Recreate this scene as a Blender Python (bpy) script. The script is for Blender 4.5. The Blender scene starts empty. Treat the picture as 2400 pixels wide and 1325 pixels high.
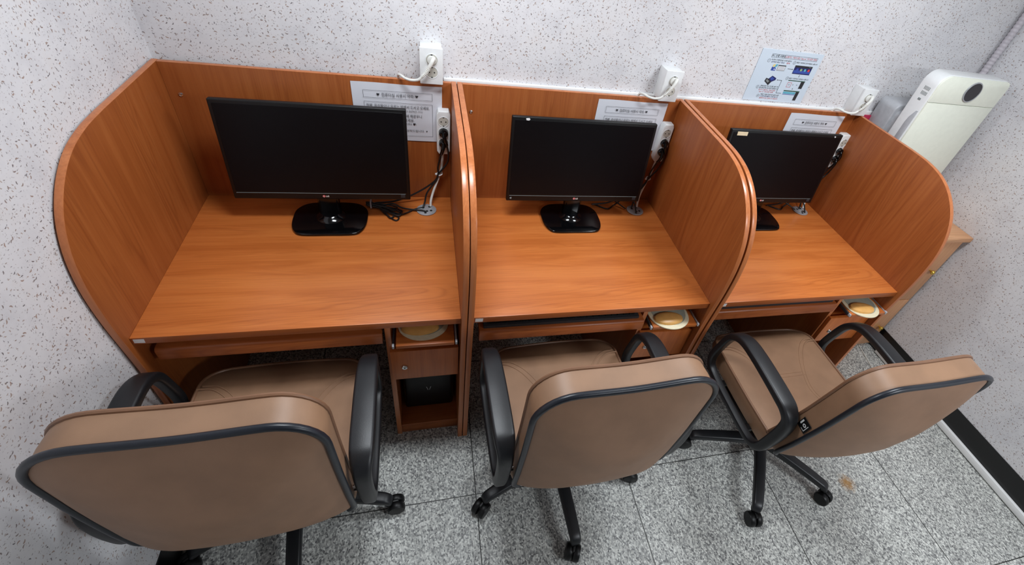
import bpy, bmesh, math, random
from mathutils import Vector, Matrix, Euler

PI = math.pi
random.seed(7)
C = bpy.context.scene.collection
sc = bpy.context.scene

# ------------------------------------------------------------------ camera
def make_camera():
    yaw, pitch, roll = -0.3728, 0.7074, 0.2192
    fl, px, py = 1098.64, 124.37, -46.83
    f = Vector((-math.sin(yaw)*math.cos(pitch), math.cos(yaw)*math.cos(pitch), -math.sin(pitch)))
    r = Vector((math.cos(yaw), math.sin(yaw), 0)); u = r.cross(f)
    c, s = math.cos(roll), math.sin(roll)
    r2 = c*r + s*u; u2 = -s*r + c*u
    cam = bpy.data.cameras.new('camera'); o = bpy.data.objects.new('camera', cam); C.objects.link(o)
    m = Matrix.Identity(4)
    for i in range(3):
        m[i][0] = r2[i]; m[i][1] = u2[i]; m[i][2] = -f[i]; m[i][3] = (0.7957, -1.7237, 1.9324)[i]
    o.matrix_world = m
    cam.sensor_fit = 'HORIZONTAL'; cam.sensor_width = 36.0
    cam.lens = fl/2400*36.0
    cam.shift_x = -px/2400; cam.shift_y = py/2400
    cam.clip_start = 0.02
    sc.camera = o
make_camera()

# ------------------------------------------------------------------ light
w = bpy.data.worlds.new('world'); sc.world = w; w.use_nodes = True
w.node_tree.nodes['Background'].inputs[0].default_value = (0.93, 0.96, 1.0, 1)
w.node_tree.nodes['Background'].inputs[1].default_value = 0.04
def area(name, loc, size, power, col=(0.93, 0.985, 1.04), rot=(0, 0, 0)):
    l = bpy.data.lights.new(name, 'AREA'); l.shape = 'RECTANGLE'; l.size, l.size_y = size
    l.energy = power; l.color = col
    o = bpy.data.objects.new(name, l); C.objects.link(o); o.location = loc; o.rotation_euler = rot
    return o
area('ceiling_or_fill_lamp', (0.85, -0.62, 2.25), (0.50, 0.22), 15.5)
area('ceiling_or_fill_lamp', (2.28, -0.80, 2.25), (0.50, 0.22), 17)
area('ceiling_or_fill_lamp', (2.75, -2.7, 2.28), (0.7, 0.4), 34)  # added fill behind the view, brightens chair backs, drawers and right floor
sc.view_settings.view_transform = 'Standard'; sc.view_settings.look = 'None'
sc.view_settings.gamma = 1; sc.view_settings.use_curve_mapping = False
sc.view_settings.exposure = 0.0

# ------------------------------------------------------------------ material helpers
def srgb(r, g, b):
    f = lambda v: (v/255/12.92) if v/255 <= 0.04045 else ((v/255+0.055)/1.055)**2.4
    return (f(r), f(g), f(b), 1)
class NT:
    def __init__(s, name):
        s.m = bpy.data.materials.new(name); s.m.use_nodes = True
        s.n = s.m.node_tree.nodes; s.l = s.m.node_tree.links
        s.b = s.n['Principled BSDF']
    def add(s, t, **k):
        n = s.n.new(t)
        for a, v in k.items(): setattr(n, a, v)
        return n
    def link(s, a, b): s.l.new(a, b)
    def setv(s, inp, v):
        if hasattr(v, 'is_output') or isinstance(v, bpy.types.NodeSocket): s.l.new(v, inp)
        else: inp.default_value = v
    def math(s, op, a, b=None, clamp=False):
        n = s.add('ShaderNodeMath', operation=op, use_clamp=clamp)
        s.setv(n.inputs[0], a)
        if b is not None: s.setv(n.inputs[1], b)
        return n.outputs[0]
    def mix(s, fac, a, b):
        n = s.add('ShaderNodeMix', data_type='RGBA')
        s.setv(n.inputs[0], fac); s.setv(n.inputs[6], a); s.setv(n.inputs[7], b)
        return n.outputs[2]
    def coords(s): return s.add('ShaderNodeTexCoord').outputs['Object']
    def mapping(s, v, scale=(1, 1, 1), loc=(0, 0, 0), rot=(0, 0, 0)):
        n = s.add('ShaderNodeMapping'); s.l.new(v, n.inputs[0])
        n.inputs['Scale'].default_value = scale; n.inputs['Location'].default_value = loc; n.inputs['Rotation'].default_value = rot
        return n.outputs[0]
    def noise(s, v, scale, detail=2, rough=0.5, dist=0.0):
        n = s.add('ShaderNodeTexNoise'); s.l.new(v, n.inputs['Vector'])
        n.inputs['Scale'].default_value = scale; n.inputs['Detail'].default_value = detail
        n.inputs['Roughness'].default_value = rough; n.inputs['Distortion'].default_value = dist
        return n.outputs['Fac']
    def ramp(s, fac, stops):
        n = s.add('ShaderNodeValToRGB'); s.setv(n.inputs[0], fac)
        e = n.color_ramp.elements
        while len(e) < len(stops): e.new(0.5)
        for el, (p, c) in zip(e, stops): el.position = p; el.color = c
        return n.outputs[0]
    def bump(s, h, strength=0.3, dist=0.001):
        n = s.add('ShaderNodeBump'); s.l.new(h, n.inputs['Height'])
        n.inputs['Strength'].default_value = strength; n.inputs['Distance'].default_value = dist
        s.l.new(n.outputs[0], s.b.inputs['Normal'])

def plain(name, col, rough=0.5, metal=0.0, noise=0.06, scale=60, coat=0.0, spec=0.5, bump=0.0):
    t = NT(name); v = t.coords()
    n = t.noise(v, scale, 3)
    dark = tuple(c*(1-noise) for c in col[:3])+(1,); lite = tuple(min(1, c*(1+noise)) for c in col[:3])+(1,)
    t.link(t.ramp(n, [(0.3, dark), (0.7, lite)]), t.b.inputs['Base Color'])
    t.b.inputs['Roughness'].default_value = rough; t.b.inputs['Metallic'].default_value = metal
    t.b.inputs['Coat Weight'].default_value = coat; t.b.inputs['Specular IOR Level'].default_value = spec
    if bump: t.bump(n, bump, 0.0006)
    return t.m

def wall_mat(name, axis):
    t = NT(name); co = t.coords()
    sep = t.add('ShaderNodeSeparateXYZ'); t.link(co, sep.inputs[0])
    a, b = (sep.outputs['X'], sep.outputs['Z']) if axis == 'x' else (sep.outputs['Y'], sep.outputs['Z'])
    def flecks(scale, offs, half, width, keep):
        cb = t.add('ShaderNodeCombineXYZ')
        t.link(t.math('ADD', t.math('MULTIPLY', a, scale), offs), cb.inputs[0]); t.link(t.math('MULTIPLY', b, scale), cb.inputs[1])
        vo = t.add('ShaderNodeTexVoronoi', voronoi_dimensions='2D', feature='F1'); t.link(cb.outputs[0], vo.inputs['Vector'])
        vo.inputs['Scale'].default_value = 1.0
        sub = t.add('ShaderNodeVectorMath', operation='SUBTRACT'); t.link(cb.outputs[0], sub.inputs[0]); t.link(vo.outputs['Position'], sub.inputs[1])
        cs = t.add('ShaderNodeSeparateColor'); t.link(vo.outputs['Color'], cs.inputs[0])
        ro = t.add('ShaderNodeVectorRotate', rotation_type='Z_AXIS'); t.link(sub.outputs[0], ro.inputs['Vector'])
        t.link(t.math('MULTIPLY', cs.outputs[0], 6.283), ro.inputs['Angle'])
        s2 = t.add('ShaderNodeSeparateXYZ'); t.link(ro.outputs[0], s2.inputs[0])
        # slightly bent fleck
        yy = t.math('ADD', s2.outputs[1], t.math('MULTIPLY', t.math('MULTIPLY', s2.outputs[0], s2.outputs[0]), 1.2))
        dx = t.math('DIVIDE', s2.outputs[0], half); dy = t.math('DIVIDE', yy, width)
        d = t.math('ADD', t.math('MULTIPLY', dx, dx), t.math('MULTIPLY', dy, dy))
        sz = t.math('ADD', t.math('MULTIPLY', cs.outputs[1], 0.9), 0.12)
        m = t.math('LESS_THAN', d, sz)
        return t.math('MULTIPLY', m, t.math('LESS_THAN', cs.outputs[2], keep)), cs.outputs[1]
    f1, v1 = flecks(62, 3.3, 0.30, 0.11, 0.50)
    f2, v2 = flecks(105, 17.1, 0.32, 0.13, 0.48)
    f3, v3 = flecks(150, 41.7, 0.34, 0.15, 0.35)
    base = t.ramp(t.noise(t.mapping(co, (9, 9, 9)), 1.0, 4, 0.65), [(0.3, srgb(211, 210, 213)), (0.55, srgb(222, 221, 223)), (0.75, srgb(220, 217, 217))])
    c3 = t.mix(t.math('MULTIPLY', f3, 0.35), base, srgb(150, 140, 140))
    c2 = t.mix(t.math('MULTIPLY', f2, 0.75), c3, t.ramp(v2, [(0.2, srgb(150, 138, 135)), (0.6, srgb(105, 100, 105)), (0.9, srgb(160, 135, 120))]))
    c1 = t.mix(t.math('MULTIPLY', f1, 0.88), c2, t.ramp(v1, [(0.15, srgb(150, 124, 110)), (0.45, srgb(84, 80, 86)), (0.6, srgb(112, 100, 98)), (0.9, srgb(160, 134, 120))]))
    t.link(c1, t.b.inputs['Base Color']); t.b.inputs['Roughness'].default_value = 0.75
    t.bump(t.noise(co, 120, 4, 0.7), 0.25, 0.001)
    return t.m

def wood(name, axis, tint=(1, 1, 1), rough=0.33, seed=0.0):
    t = NT(name); co = t.coords()
    sc_ = {'x': (0.7, 9, 9), 'y': (9, 0.7, 9), 'z': (9, 9, 0.55)}[axis]
    v = t.mapping(co, sc_, (seed, seed*2, seed*3))
    n1 = t.noise(v, 2.2, 5, 0.6, 1.3)
    sf = {'x': (3, 130, 130), 'y': (130, 3, 130), 'z': (110, 110, 2.5)}[axis]
    n2 = t.noise(t.mapping(co, sf), 1.6, 3, 0.6)
    # cathedral figure : contour lines of a slow noise
    n3 = t.noise(v, 0.62, 3, 0.45, 0.5)
    rings = t.math('SINE', t.math('MULTIPLY', n3, 120.0))
    rings = t.math('MULTIPLY', t.math('POWER', t.math('ABSOLUTE', rings), 9.0), t.math('MULTIPLY', t.math('SUBTRACT', t.noise(v, 0.9, 1, 0.5), 0.42, True), 5.0, True))
    def cc(r, g, b): c = srgb(r, g, b); return (c[0]*tint[0], c[1]*tint[1], c[2]*tint[2], 1)
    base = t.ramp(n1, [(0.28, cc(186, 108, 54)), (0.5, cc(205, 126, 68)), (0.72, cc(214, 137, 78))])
    b2 = t.mix(t.math('MULTIPLY', t.math('SUBTRACT', n2, 0.42, True), 1.1, True), base, cc(168, 92, 44))
    b3 = t.mix(t.math('MULTIPLY', rings, 0.30), b2, cc(150, 78, 38))
    t.link(b3, t.b.inputs['Base Color'])
    t.b.inputs['Roughness'].default_value = rough
    t.bump(n2, 0.06, 0.0005)
    return t.m

def floor_mat():
    t = NT('granite_tiles'); co = t.coords()
    wob = t.add('ShaderNodeVectorMath', operation='ADD')
    vo = t.add('ShaderNodeTexVoronoi', voronoi_dimensions='3D'); vo.inputs['Scale'].default_value = 210
    t.link(t.mapping(co, (1, 0.75, 1), (0, 0, 0), (0, 0, 0.6)), vo.inputs['Vector'])
    cs = t.add('ShaderNodeSeparateColor'); t.link(vo.outputs['Color'], cs.inputs[0])
    n = t.noise(co, 240, 3, 0.7); n2 = t.noise(co, 75, 3, 0.6)
    g = t.math('ADD', t.math('MULTIPLY', cs.outputs[0], 0.55), t.math('ADD', t.math('MULTIPLY', n, 0.42), t.math('MULTIPLY', n2, 0.25)))
    col = t.ramp(g, [(0.30, srgb(88, 88, 89)), (0.44, srgb(146, 147, 145)), (0.60, srgb(184, 185, 181)), (0.76, srgb(212, 213, 207)), (0.90, srgb(242, 243, 237))])
    sep = t.add('ShaderNodeSeparateXYZ'); t.link(co, sep.inputs[0])
    S = 0.634
    def joint(o, off, wd):
        q = t.math('DIVIDE', t.math('SUBTRACT', o, off), S)
        fr = t.math('FRACT', q); d = t.math('MINIMUM', fr, t.math('SUBTRACT', 1.0, fr))
        return t.math('LESS_THAN', d, wd/S), t.math('FLOOR', q)
    jx, ix = joint(sep.outputs[0], 0.309-6.34, 0.0019); jy, iy = joint(sep.outputs[1], -0.951-6.34, 0.0017)
    wn = t.add('ShaderNodeTexWhiteNoise', noise_dimensions='2D')
    cb = t.add('ShaderNodeCombineXYZ'); t.link(ix, cb.inputs[0]); t.link(iy, cb.inputs[1]); t.link(cb.outputs[0], wn.inputs['Vector'])
    tone = t.math('ADD', t.math('MULTIPLY', wn.outputs['Value'], 0.14), 0.90)
    hs = t.add('ShaderNodeHueSaturation'); t.link(col, hs.inputs['Color']); t.link(tone, hs.inputs['Value'])
    c1 = t.mix(t.math('MAXIMUM', jx, jy), hs.outputs[0], srgb(40, 40, 37))
    # rusty stain on the tile
    sub = t.add('ShaderNodeVectorMath', operation='SUBTRACT'); t.link(co, sub.inputs[0]); sub.inputs[1].default_value = (2.602, -1.17, 0)
    ln = t.add('ShaderNodeVectorMath', operation='LENGTH'); t.link(sub.outputs[0], ln.inputs[0])
    d = t.math('ADD', ln.outputs['Value'], t.math('MULTIPLY', t.math('SUBTRACT', t.noise(co, 60, 4, 0.7), 0.5), 0.06))
    mr = t.add('ShaderNodeMapRange'); t.link(d, mr.inputs[0]); mr.inputs[1].default_value = 0.045; mr.inputs[2].default_value = 0.008
    mr.inputs[3].default_value = 0; mr.inputs[4].default_value = 0.85
    c2 = t.mix(mr.outputs[0], c1, srgb(180, 130, 58))
    t.link(c2, t.b.inputs['Base Color'])
    t.link(t.math('ADD', t.math('MULTIPLY', n2, 0.3), 0.32), t.b.inputs['Roughness'])
    t.bump(g, 0.10, 0.0006)
    return t.m

def leather(name, col, rough=0.42):
    t = NT(name); co = t.coords()
    n = t.noise(co, 14, 3); n2 = t.noise(co, 420, 2)
    d = tuple(c*0.9 for c in col[:3])+(1,); l = tuple(c*1.07 for c in col[:3])+(1,)
    t.link(t.ramp(n, [(0.3, d), (0.7, l)]), t.b.inputs['Base Color'])
    t.b.inputs['Roughness'].default_value = rough
    t.bump(n2, 0.12, 0.0005)
    return t.m

M = dict(
    wallx=wall_mat('speckled_wallpaper', 'x'), wally=wall_mat('speckled_wallpaper_side', 'y'),
    woodx=wood('cherry_laminate_long', 'x', (0.97, 0.84, 0.66)), woodz=wood('cherry_laminate_upright_shaded', 'z', (0.53, 0.43, 0.34), 0.4, 2.0), woodf=wood('cherry_laminate_drawer_lightened', 'z', (0.95, 0.78, 0.62), 0.36, 3.0), woodd=wood('cherry_laminate_shaded', 'x', (0.62, 0.50, 0.44), 0.38, 7.0),  # all one laminate; woodz and woodd tints hold painted shade, woodf is lightened
    woody=wood('cherry_laminate_deep', 'y'), edge=wood('cherry_edge_band', 'z', (0.88, 0.84, 0.98), 0.28, 4.0),
    pale=wood('pale_beech_laminate', 'x', (1.2, 1.8, 3.1), 0.35, 5.0), palez=wood('pale_beech_front', 'z', (1.1, 1.65, 2.9), 0.38, 6.0),
    floor=floor_mat(),
    leather=leather('tan_leatherette', srgb(152, 117, 90), 0.48), leather_back=leather('tan_leatherette_back', srgb(150, 115, 90), 0.55),
    leather_pipe=leather('tan_piping', srgb(130, 94, 70)),
    black=plain('black_plastic', srgb(27, 28, 31), 0.40, bump=0.25, scale=500), rubber=plain('black_trim', srgb(30, 34, 42), 0.34),
    dark=plain('black_gloss', srgb(14, 14, 16), 0.22), screen=plain('monitor_screen', srgb(11, 10, 13), 0.35, spec=0.2),
    gloss=plain('piano_black', srgb(7, 7, 9), 0.12), matte=plain('matte_black', srgb(14, 14, 15), 0.42, spec=0.35),
    cord_black=plain('black_cord', srgb(18, 17, 18), 0.45), white=plain('white_plastic', srgb(228, 230, 230), 0.35, noise=0.02),
    cord_white=plain('white_cord', srgb(222, 222, 216), 0.4, noise=0.03), cream=plain('cream_plastic', srgb(236, 239, 224), 0.38, noise=0.02),
    greyp=plain('grey_plastic', srgb(178, 180, 184), 0.4), hole=plain('socket_hole', srgb(20, 20, 20), 0.6),
    sockin=plain('socket_recess', srgb(190, 188, 178), 0.4, noise=0.03), silver=plain('silver_plastic', srgb(170, 172, 176), 0.3, 0.3),
    chrome=plain('chrome', srgb(215, 215, 215), 0.18, 1.0), brass=plain('brass_knob', srgb(205, 170, 75), 0.28, 0.7),
    paper=plain('white_paper', srgb(218, 219, 226), 0.7, noise=0.015, scale=12), poster=plain('pale_blue_paper', srgb(205, 218, 230), 0.35, noise=0.015, scale=10),
    ink=plain('black_ink', srgb(38, 38, 42), 0.7), inkr=plain('red_ink', srgb(205, 60, 60), 0.7), inkb=plain('navy_ink', srgb(28, 32, 92), 0.6),
    inkblue=plain('blue_ink', srgb(52, 78, 160), 0.6), inkgreen=plain('dark_green_ink', srgb(40, 78, 60), 0.6), inkgrey=plain('grey_ink', srgb(128, 134, 134), 0.6),
    inkteal=plain('teal_ink', srgb(90, 170, 190), 0.6), inkolive=plain('olive_ink', srgb(140, 165, 120), 0.6), inkyel=plain('yellow_ink', srgb(226, 206, 140), 0.6),
    lgred=plain('logo_red', srgb(212, 92, 92), 0.5), lgwhite=plain('logo_white', srgb(235, 232, 230), 0.5),
    base=plain('black_skirting', srgb(9, 9, 10), 0.35), trunk=plain('white_trunking', srgb(240, 241, 240), 0.35, noise=0.01),
    gel=plain('tan_gel_rest', srgb(226, 172, 98), 0.35), pad=plain('cream_mouse_pad', srgb(226, 216, 184), 0.55), padg=plain('grey_pad_cloth', srgb(160, 164, 150), 0.8),
    crimson=plain('crimson_card', srgb(178, 36, 72), 0.45), pink=plain('pink_card', srgb(226, 160, 172), 0.45),
    disp=plain('round_display', srgb(34, 32, 38), 0.15), conduit=plain('grey_conduit', srgb(196, 190, 196), 0.45),
    ceil=plain('white_ceiling', srgb(170, 170, 168), 0.9, noise=0.02, scale=8),
    tape=plain('cream_tape', srgb(222, 205, 170), 0.6), key=plain('charcoal_keys', srgb(44, 46, 50), 0.5),
)

# ------------------------------------------------------------------ mesh helpers
def BM(): return bmesh.new()
def obj(name, bm, mat, parent=None, smooth=True, loc=None):
    me = bpy.data.meshes.new(name)
    bmesh.ops.recalc_face_normals(bm, faces=bm.faces[:])
    bm.to_mesh(me); bm.free()
    mats = mat if isinstance(mat, (list, tuple)) else [mat]
    for m in mats: me.materials.append(m)
    if smooth:
        for p in me.polygons: p.use_smooth = True
        try: me.set_sharp_from_angle(angle=math.radians(35))
        except Exception: pass
    o = bpy.data.objects.new(name, me); C.objects.link(o)
    if parent: o.parent = parent
    if loc: o.location = loc
    return o
def thing(name, label, cat, loc=(0, 0, 0), rotz=0, group=None):
    o = bpy.data.objects.new(name, None); C.objects.link(o); o.empty_display_size = 0.05
    o.location = loc; o.rotation_euler = (0, 0, rotz); o['label'] = label; o['category'] = cat
    if group: o['group'] = group
    return o
def tag(o, label, cat, group=None):
    o['label'] = label; o['category'] = cat
    if group: o['group'] = group
    return o
def struct(o): o['kind'] = 'structure'; return o
def dup(root, dx=0, dy=0, dz=0, label=None):
    def cp(o, par):
        c = o.copy(); C.objects.link(c); c.parent = par
        for ch in list(o.children): cp(ch, c)
        return c
    r = cp(root, None)
    r.location = (root.location.x+dx, root.location.y+dy, root.location.z+dz)
    if label: r['label'] = label
    return r

def box(bm, x0, x1, y0, y1, z0, z1, bev=0.0, seg=2, mi=0, mat=None):
    r = bmesh.ops.create_cube(bm, size=1.0)
    vs = r['verts']
    for v in vs:
        v.co = Vector(((x0+x1)/2+v.co.x*(x1-x0), (y0+y1)/2+v.co.y*(y1-y0), (z0+z1)/2+v.co.z*(z1-z0)))
    fs = {f for v in vs for f in v.link_faces}
    if bev > 0:
        es = list({e for f in fs for e in f.edges})
        rr = bmesh.ops.bevel(bm, geom=es, offset=bev, segments=seg, affect='EDGES', profile=0.5)
        fs = set(rr['faces']) | {f for f in fs if f.is_valid}
        vs = list({v for f in fs for v in f.verts})
    if mi:
        for f in fs: f.material_index = mi
    if mat is not None:
        bmesh.ops.transform(bm, matrix=mat, verts=list(vs))
    return list(vs)

def prism(bm, pts, axis, a0, a1, bev=0.0, seg=2, mi=0):
    """extrude a 2-D outline along an axis. pts are (u,v): axis x -> (y,z), y -> (x,z), z -> (x,y)"""
    def P(u, v, a): return {'x': (a, u, v), 'y': (u, a, v), 'z': (u, v, a)}[axis]
    A = [bm.verts.new(P(u, v, a0)) for u, v in pts]; B = [bm.verts.new(P(u, v, a1)) for u, v in pts]
    fs = [bm.faces.new(A), bm.faces.new(B[::-1])]
    n = len(pts)
    for i in range(n):
        fs.append(bm.faces.new((A[i], B[i], B[(i+1) % n], A[(i+1) % n])))
    bmesh.ops.recalc_face_normals(bm, faces=fs)
    if mi:
        for f in fs: f.material_index = mi
    if bev > 0:
        es = list({e for f in fs[:2] for e in f.edges})
        bmesh.ops.bevel(bm, geom=es, offset=bev, segments=seg, affect='EDGES', profile=0.5)

def catmull(pts, n=6, closed=False):
    P = [Vector(p) for p in pts]; out = []
    N = len(P); rng = N if closed else N-1
    for i in range(rng):
        p1, p2 = P[i], P[(i+1) % N]
        p0 = P[(i-1) % N] if closed or i > 0 else p1*2-p2
        p3 = P[(i+2) % N] if closed or i+2 < N else p2*2-p1
        for k in range(n):
            t = k/n
            out.append(0.5*((2*p1)+(-p0+p2)*t+(2*p0-5*p1+4*p2-p3)*t*t+(-p0+3*p1-3*p2+p3)*t**3))
    if not closed: out.append(P[-1])
    return out

def sweep(bm, path, section, up=None, closed=False, cap=True, mi=0):
    """section(i, t) -> list of (a, b) offsets along the side and up vectors"""
    n = len(path); rings = []; prev = None
    for i, p in enumerate(path):
        if closed: d = path[(i+1) % n]-path[(i-1) % n]
        else: d = path[min(i+1, n-1)]-path[max(i-1, 0)]
        d = d.normalized() if d.length > 1e-9 else Vector((0, 0, 1))
        if up is not None: side = d.cross(up)
        else:
            if prev is None:
                ref = Vector((0, 0, 1)) if abs(d.z) < 0.9 else Vector((1, 0, 0)); side = d.cross(ref)
            else: side = prev - d*prev.dot(d)
        side = side.normalized(); prev = side
        nu = side.cross(d).normalized()
        rings.append([bm.verts.new(p+side*a+nu*b) for a, b in section(i, i/max(1, n-1))])
    m = len(rings[0]); fs = []
    for i in range(n if closed else n-1):
        A, B = rings[i], rings[(i+1) % n]
        for k in range(m):
            fs.append(bm.faces.new((A[k], A[(k+1) % m], B[(k+1) % m], B[k])))
    if cap and not closed:
        fs.append(bm.faces.new(rings[0][::-1])); fs.append(bm.faces.new(rings[-1]))
    if mi:
        for f in fs: f.material_index = mi
    return fs

def circ(r, n=10): return [(r*math.cos(2*PI*k/n), r*math.sin(2*PI*k/n)) for k in range(n)]
def tube(bm, pts, r, n=10, smooth=6, closed=False, mi=0):
    path = catmull(pts, smooth, closed) if smooth > 1 else [Vector(p) for p in pts]
    rr = r if callable(r) else (lambda t: r)
    sweep(bm, path, lambda i, t: circ(rr(t), n), closed=closed, mi=mi)
def rrect(w, h, r, k=4):
    out = []
    for cx, cy, a0 in ((w/2-r, h/2-r, 0), (-w/2+r, h/2-r, PI/2), (-w/2+r, -h/2+r, PI), (w/2-r, -h/2+r, 1.5*PI)):
        for i in range(k+1):
            a = a0+PI/2*i/k; out.append((cx+r*math.cos(a), cy+r*math.sin(a)))
    return out
def lathe(bm, prof, n=24, center=(0, 0, 0), axis='z', mi=0):
    c = Vector(center); rings = []
    for r, h in prof:
        ring = []
        for k in range(n):
            a = 2*PI*k/n; u, v = r*math.cos(a), r*math.sin(a)
            p = {'z': (u, v, h), 'y': (u, h, v), 'x': (h, u, v)}[axis]
            ring.append(bm.verts.new(c+Vector(p)))
        rings.append(ring)
    fs = []
    for i in range(len(rings)-1):
        for k in range(n):
            fs.append(bm.faces.new((rings[i][k], rings[i][(k+1) % n], rings[i+1][(k+1) % n], rings[i+1][k])))
    fs.append(bm.faces.new(rings[0])); fs.append(bm.faces.new(rings[-1]))
    if mi:
        for f in fs: f.material_index = mi
    bmesh.ops.recalc_face_normals(bm, faces=fs)

def text_mesh(bm, s, size, x, z, y, mi=0, width=None, align='LEFT', bold=0.0):
    """letters standing on a plane facing -Y"""
    cu = bpy.data.curves.new('t', 'FONT'); cu.body = s; cu.size = size; cu.align_x = align; cu.resolution_u = 2
    cu.offset = bold
    o = bpy.data.objects.new('t', cu); C.objects.link(o)
    dg = bpy.context.evaluated_depsgraph_get(); dg.update()
    me = bpy.data.meshes.new_from_object(o.evaluated_get(dg))
    C.objects.unlink(o); bpy.data.objects.remove(o); bpy.data.curves.remove(cu)
    n0 = len(bm.verts); nf = len(bm.faces)
    bm.from_mesh(me); bpy.data.meshes.remove(me)
    bm.verts.ensure_lookup_table(); bm.faces.ensure_lookup_table()
    vs = bm.verts[n0:]
    if not vs: return
    xs = [v.co.x for v in vs]; k = 1.0
    if width: k = width/max(1e-6, max(xs)-min(xs)) ; x0 = min(xs)
    else: x0 = 0
    for v in vs: v.co = Vector((x+(v.co.x-(x0 if width else 0))*k, y, z+v.co.y))
    for f in bm.faces[nf:]: f.material_index = mi
def quad(bm, pts, y, mi=0):
    f = bm.faces.new([bm.verts.new((x, y, z)) for x, z in pts]); f.material_index = mi
def frame_rect(bm, x0, x1, z0, z1, t, y, mi=0):
    for a in ((x0, x1, z0, z0+t), (x0, x1, z1-t, z1), (x0, x0+t, z0, z1), (x1-t, x1, z0, z1)):
        quad(bm, [(a[0], a[2]), (a[1], a[2]), (a[1], a[3]), (a[0], a[3])], y, mi)
def disc(bm, cx, cz, r, y, mi=0, n=16, rz=None):
    quad(bm, [(cx+r*math.cos(2*PI*k/n), cz+(rz or r)*math.sin(2*PI*k/n)) for k in range(n)], y, mi)

# ------------------------------------------------------------------ room
WY, XL, XR = 0.04, -0.024, 3.374
b = BM(); box(b, XL-0.1, XR+0.1, -4.2, WY+0.1, -0.1, 0); struct(obj('floor', b, M['floor'], smooth=False))
b = BM(); box(b, XL-0.1, XR+0.1, WY, WY+0.1, 0, 2.40); struct(obj('wall_back', b, M['wallx'], smooth=False))
b = BM(); box(b, XL-0.1, XL, -4.2, WY, 0, 2.40); struct(obj('wall_left', b, M['wally'], smooth=False))
b = BM(); box(b, XR, XR+0.1, -4.2, WY, 0, 2.40); struct(obj('wall_right', b, M['wally'], smooth=False))
b = BM(); box(b, XR-0.004, XR, -4.2, WY, 0.0, 0.147); struct(obj('baseboard_right', b, M['base'], smooth=False))
b = BM(); box(b, XL, XL+0.004, -4.2, -0.745, 0.0, 0.135); struct(obj('baseboard_left', b, M['base'], smooth=False))
b = BM(); box(b, XL-0.1, XR+0.1, -4.2, WY+0.1, 2.34, 2.44); struct(obj('ceiling', b, M['ceil'], smooth=False))
# white cable trunking on the foot of the right wall
b = BM(); box(b, XR-0.022, XR-0.0045, -4.2, -0.50, 0.006, 0.040, 0.003)
tag(obj('cable_trunking', b, M['trunk']), 'long white cable trunking at the foot of the right wall on black skirting', 'trunking')
b = BM(); box(b, 0.862, XR-0.002, 0.027, 0.040, 1.232, 1.2505, 0.002)
tag(obj('cable_trunking', b, M['trunk']), 'thin white trunking along the back wall behind the tops of the desks', 'trunking')
# flexible conduit in the corner
b = BM(); pts = [Vector((3.352, 0.016, 0.9+0.004*i)) for i in range(420)]
sweep(b, pts, lambda i, t: circ(0.0155 if (i % 4) < 2 else 0.0135, 12))
tag(obj('conduit', b, M['conduit']), 'ribbed grey flexible conduit running up the back right corner', 'conduit')

# ------------------------------------------------------------------ study desks
T = 0.0185; W = 0.8879; D = 0.691; H = 1.2452; ZD = 0.75
UX = [0.0, 0.9274, 1.8598]
PROF = [(0.018, 0.0), (-0.700, 0.0), (-0.700, 0.45), (-0.702, 0.60), (-0.708, 0.72), (-0.713, 0.83), (-0.711, 0.93), (-0.699, 1.01), (-0.677, 1.075), (-0.640, 1.135),
        (-0.582, 1.188), (-0.512, 1.224), (-0.43, 1.241), (-0.34, H), (0.018, H)]
def side_panel(x0, x1):
    core = [PROF[0], PROF[1]]+[(p.x, p.y) for p in catmull([(a, c, 0) for a, c in PROF[2:14]], 5)]+[PROF[14]]
    bm = BM(); prism(bm, core, 'x', x0, x1, 0.0018, 2)
    for f in bm.faces:
        c = f.calc_center_median(); n = f.normal
        if abs(n.x) < 0.75: f.material_index = 1
    return bm
def screw(bm, x, z):
    lathe(bm, [(0.0, -0.0035), (0.002, -0.0035), (0.0025, -0.0015), (0.0045, -0.003), (0.0062, -0.0022), (0.0066, 0.0)], 14, (x, 0, z), 'y')
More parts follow.
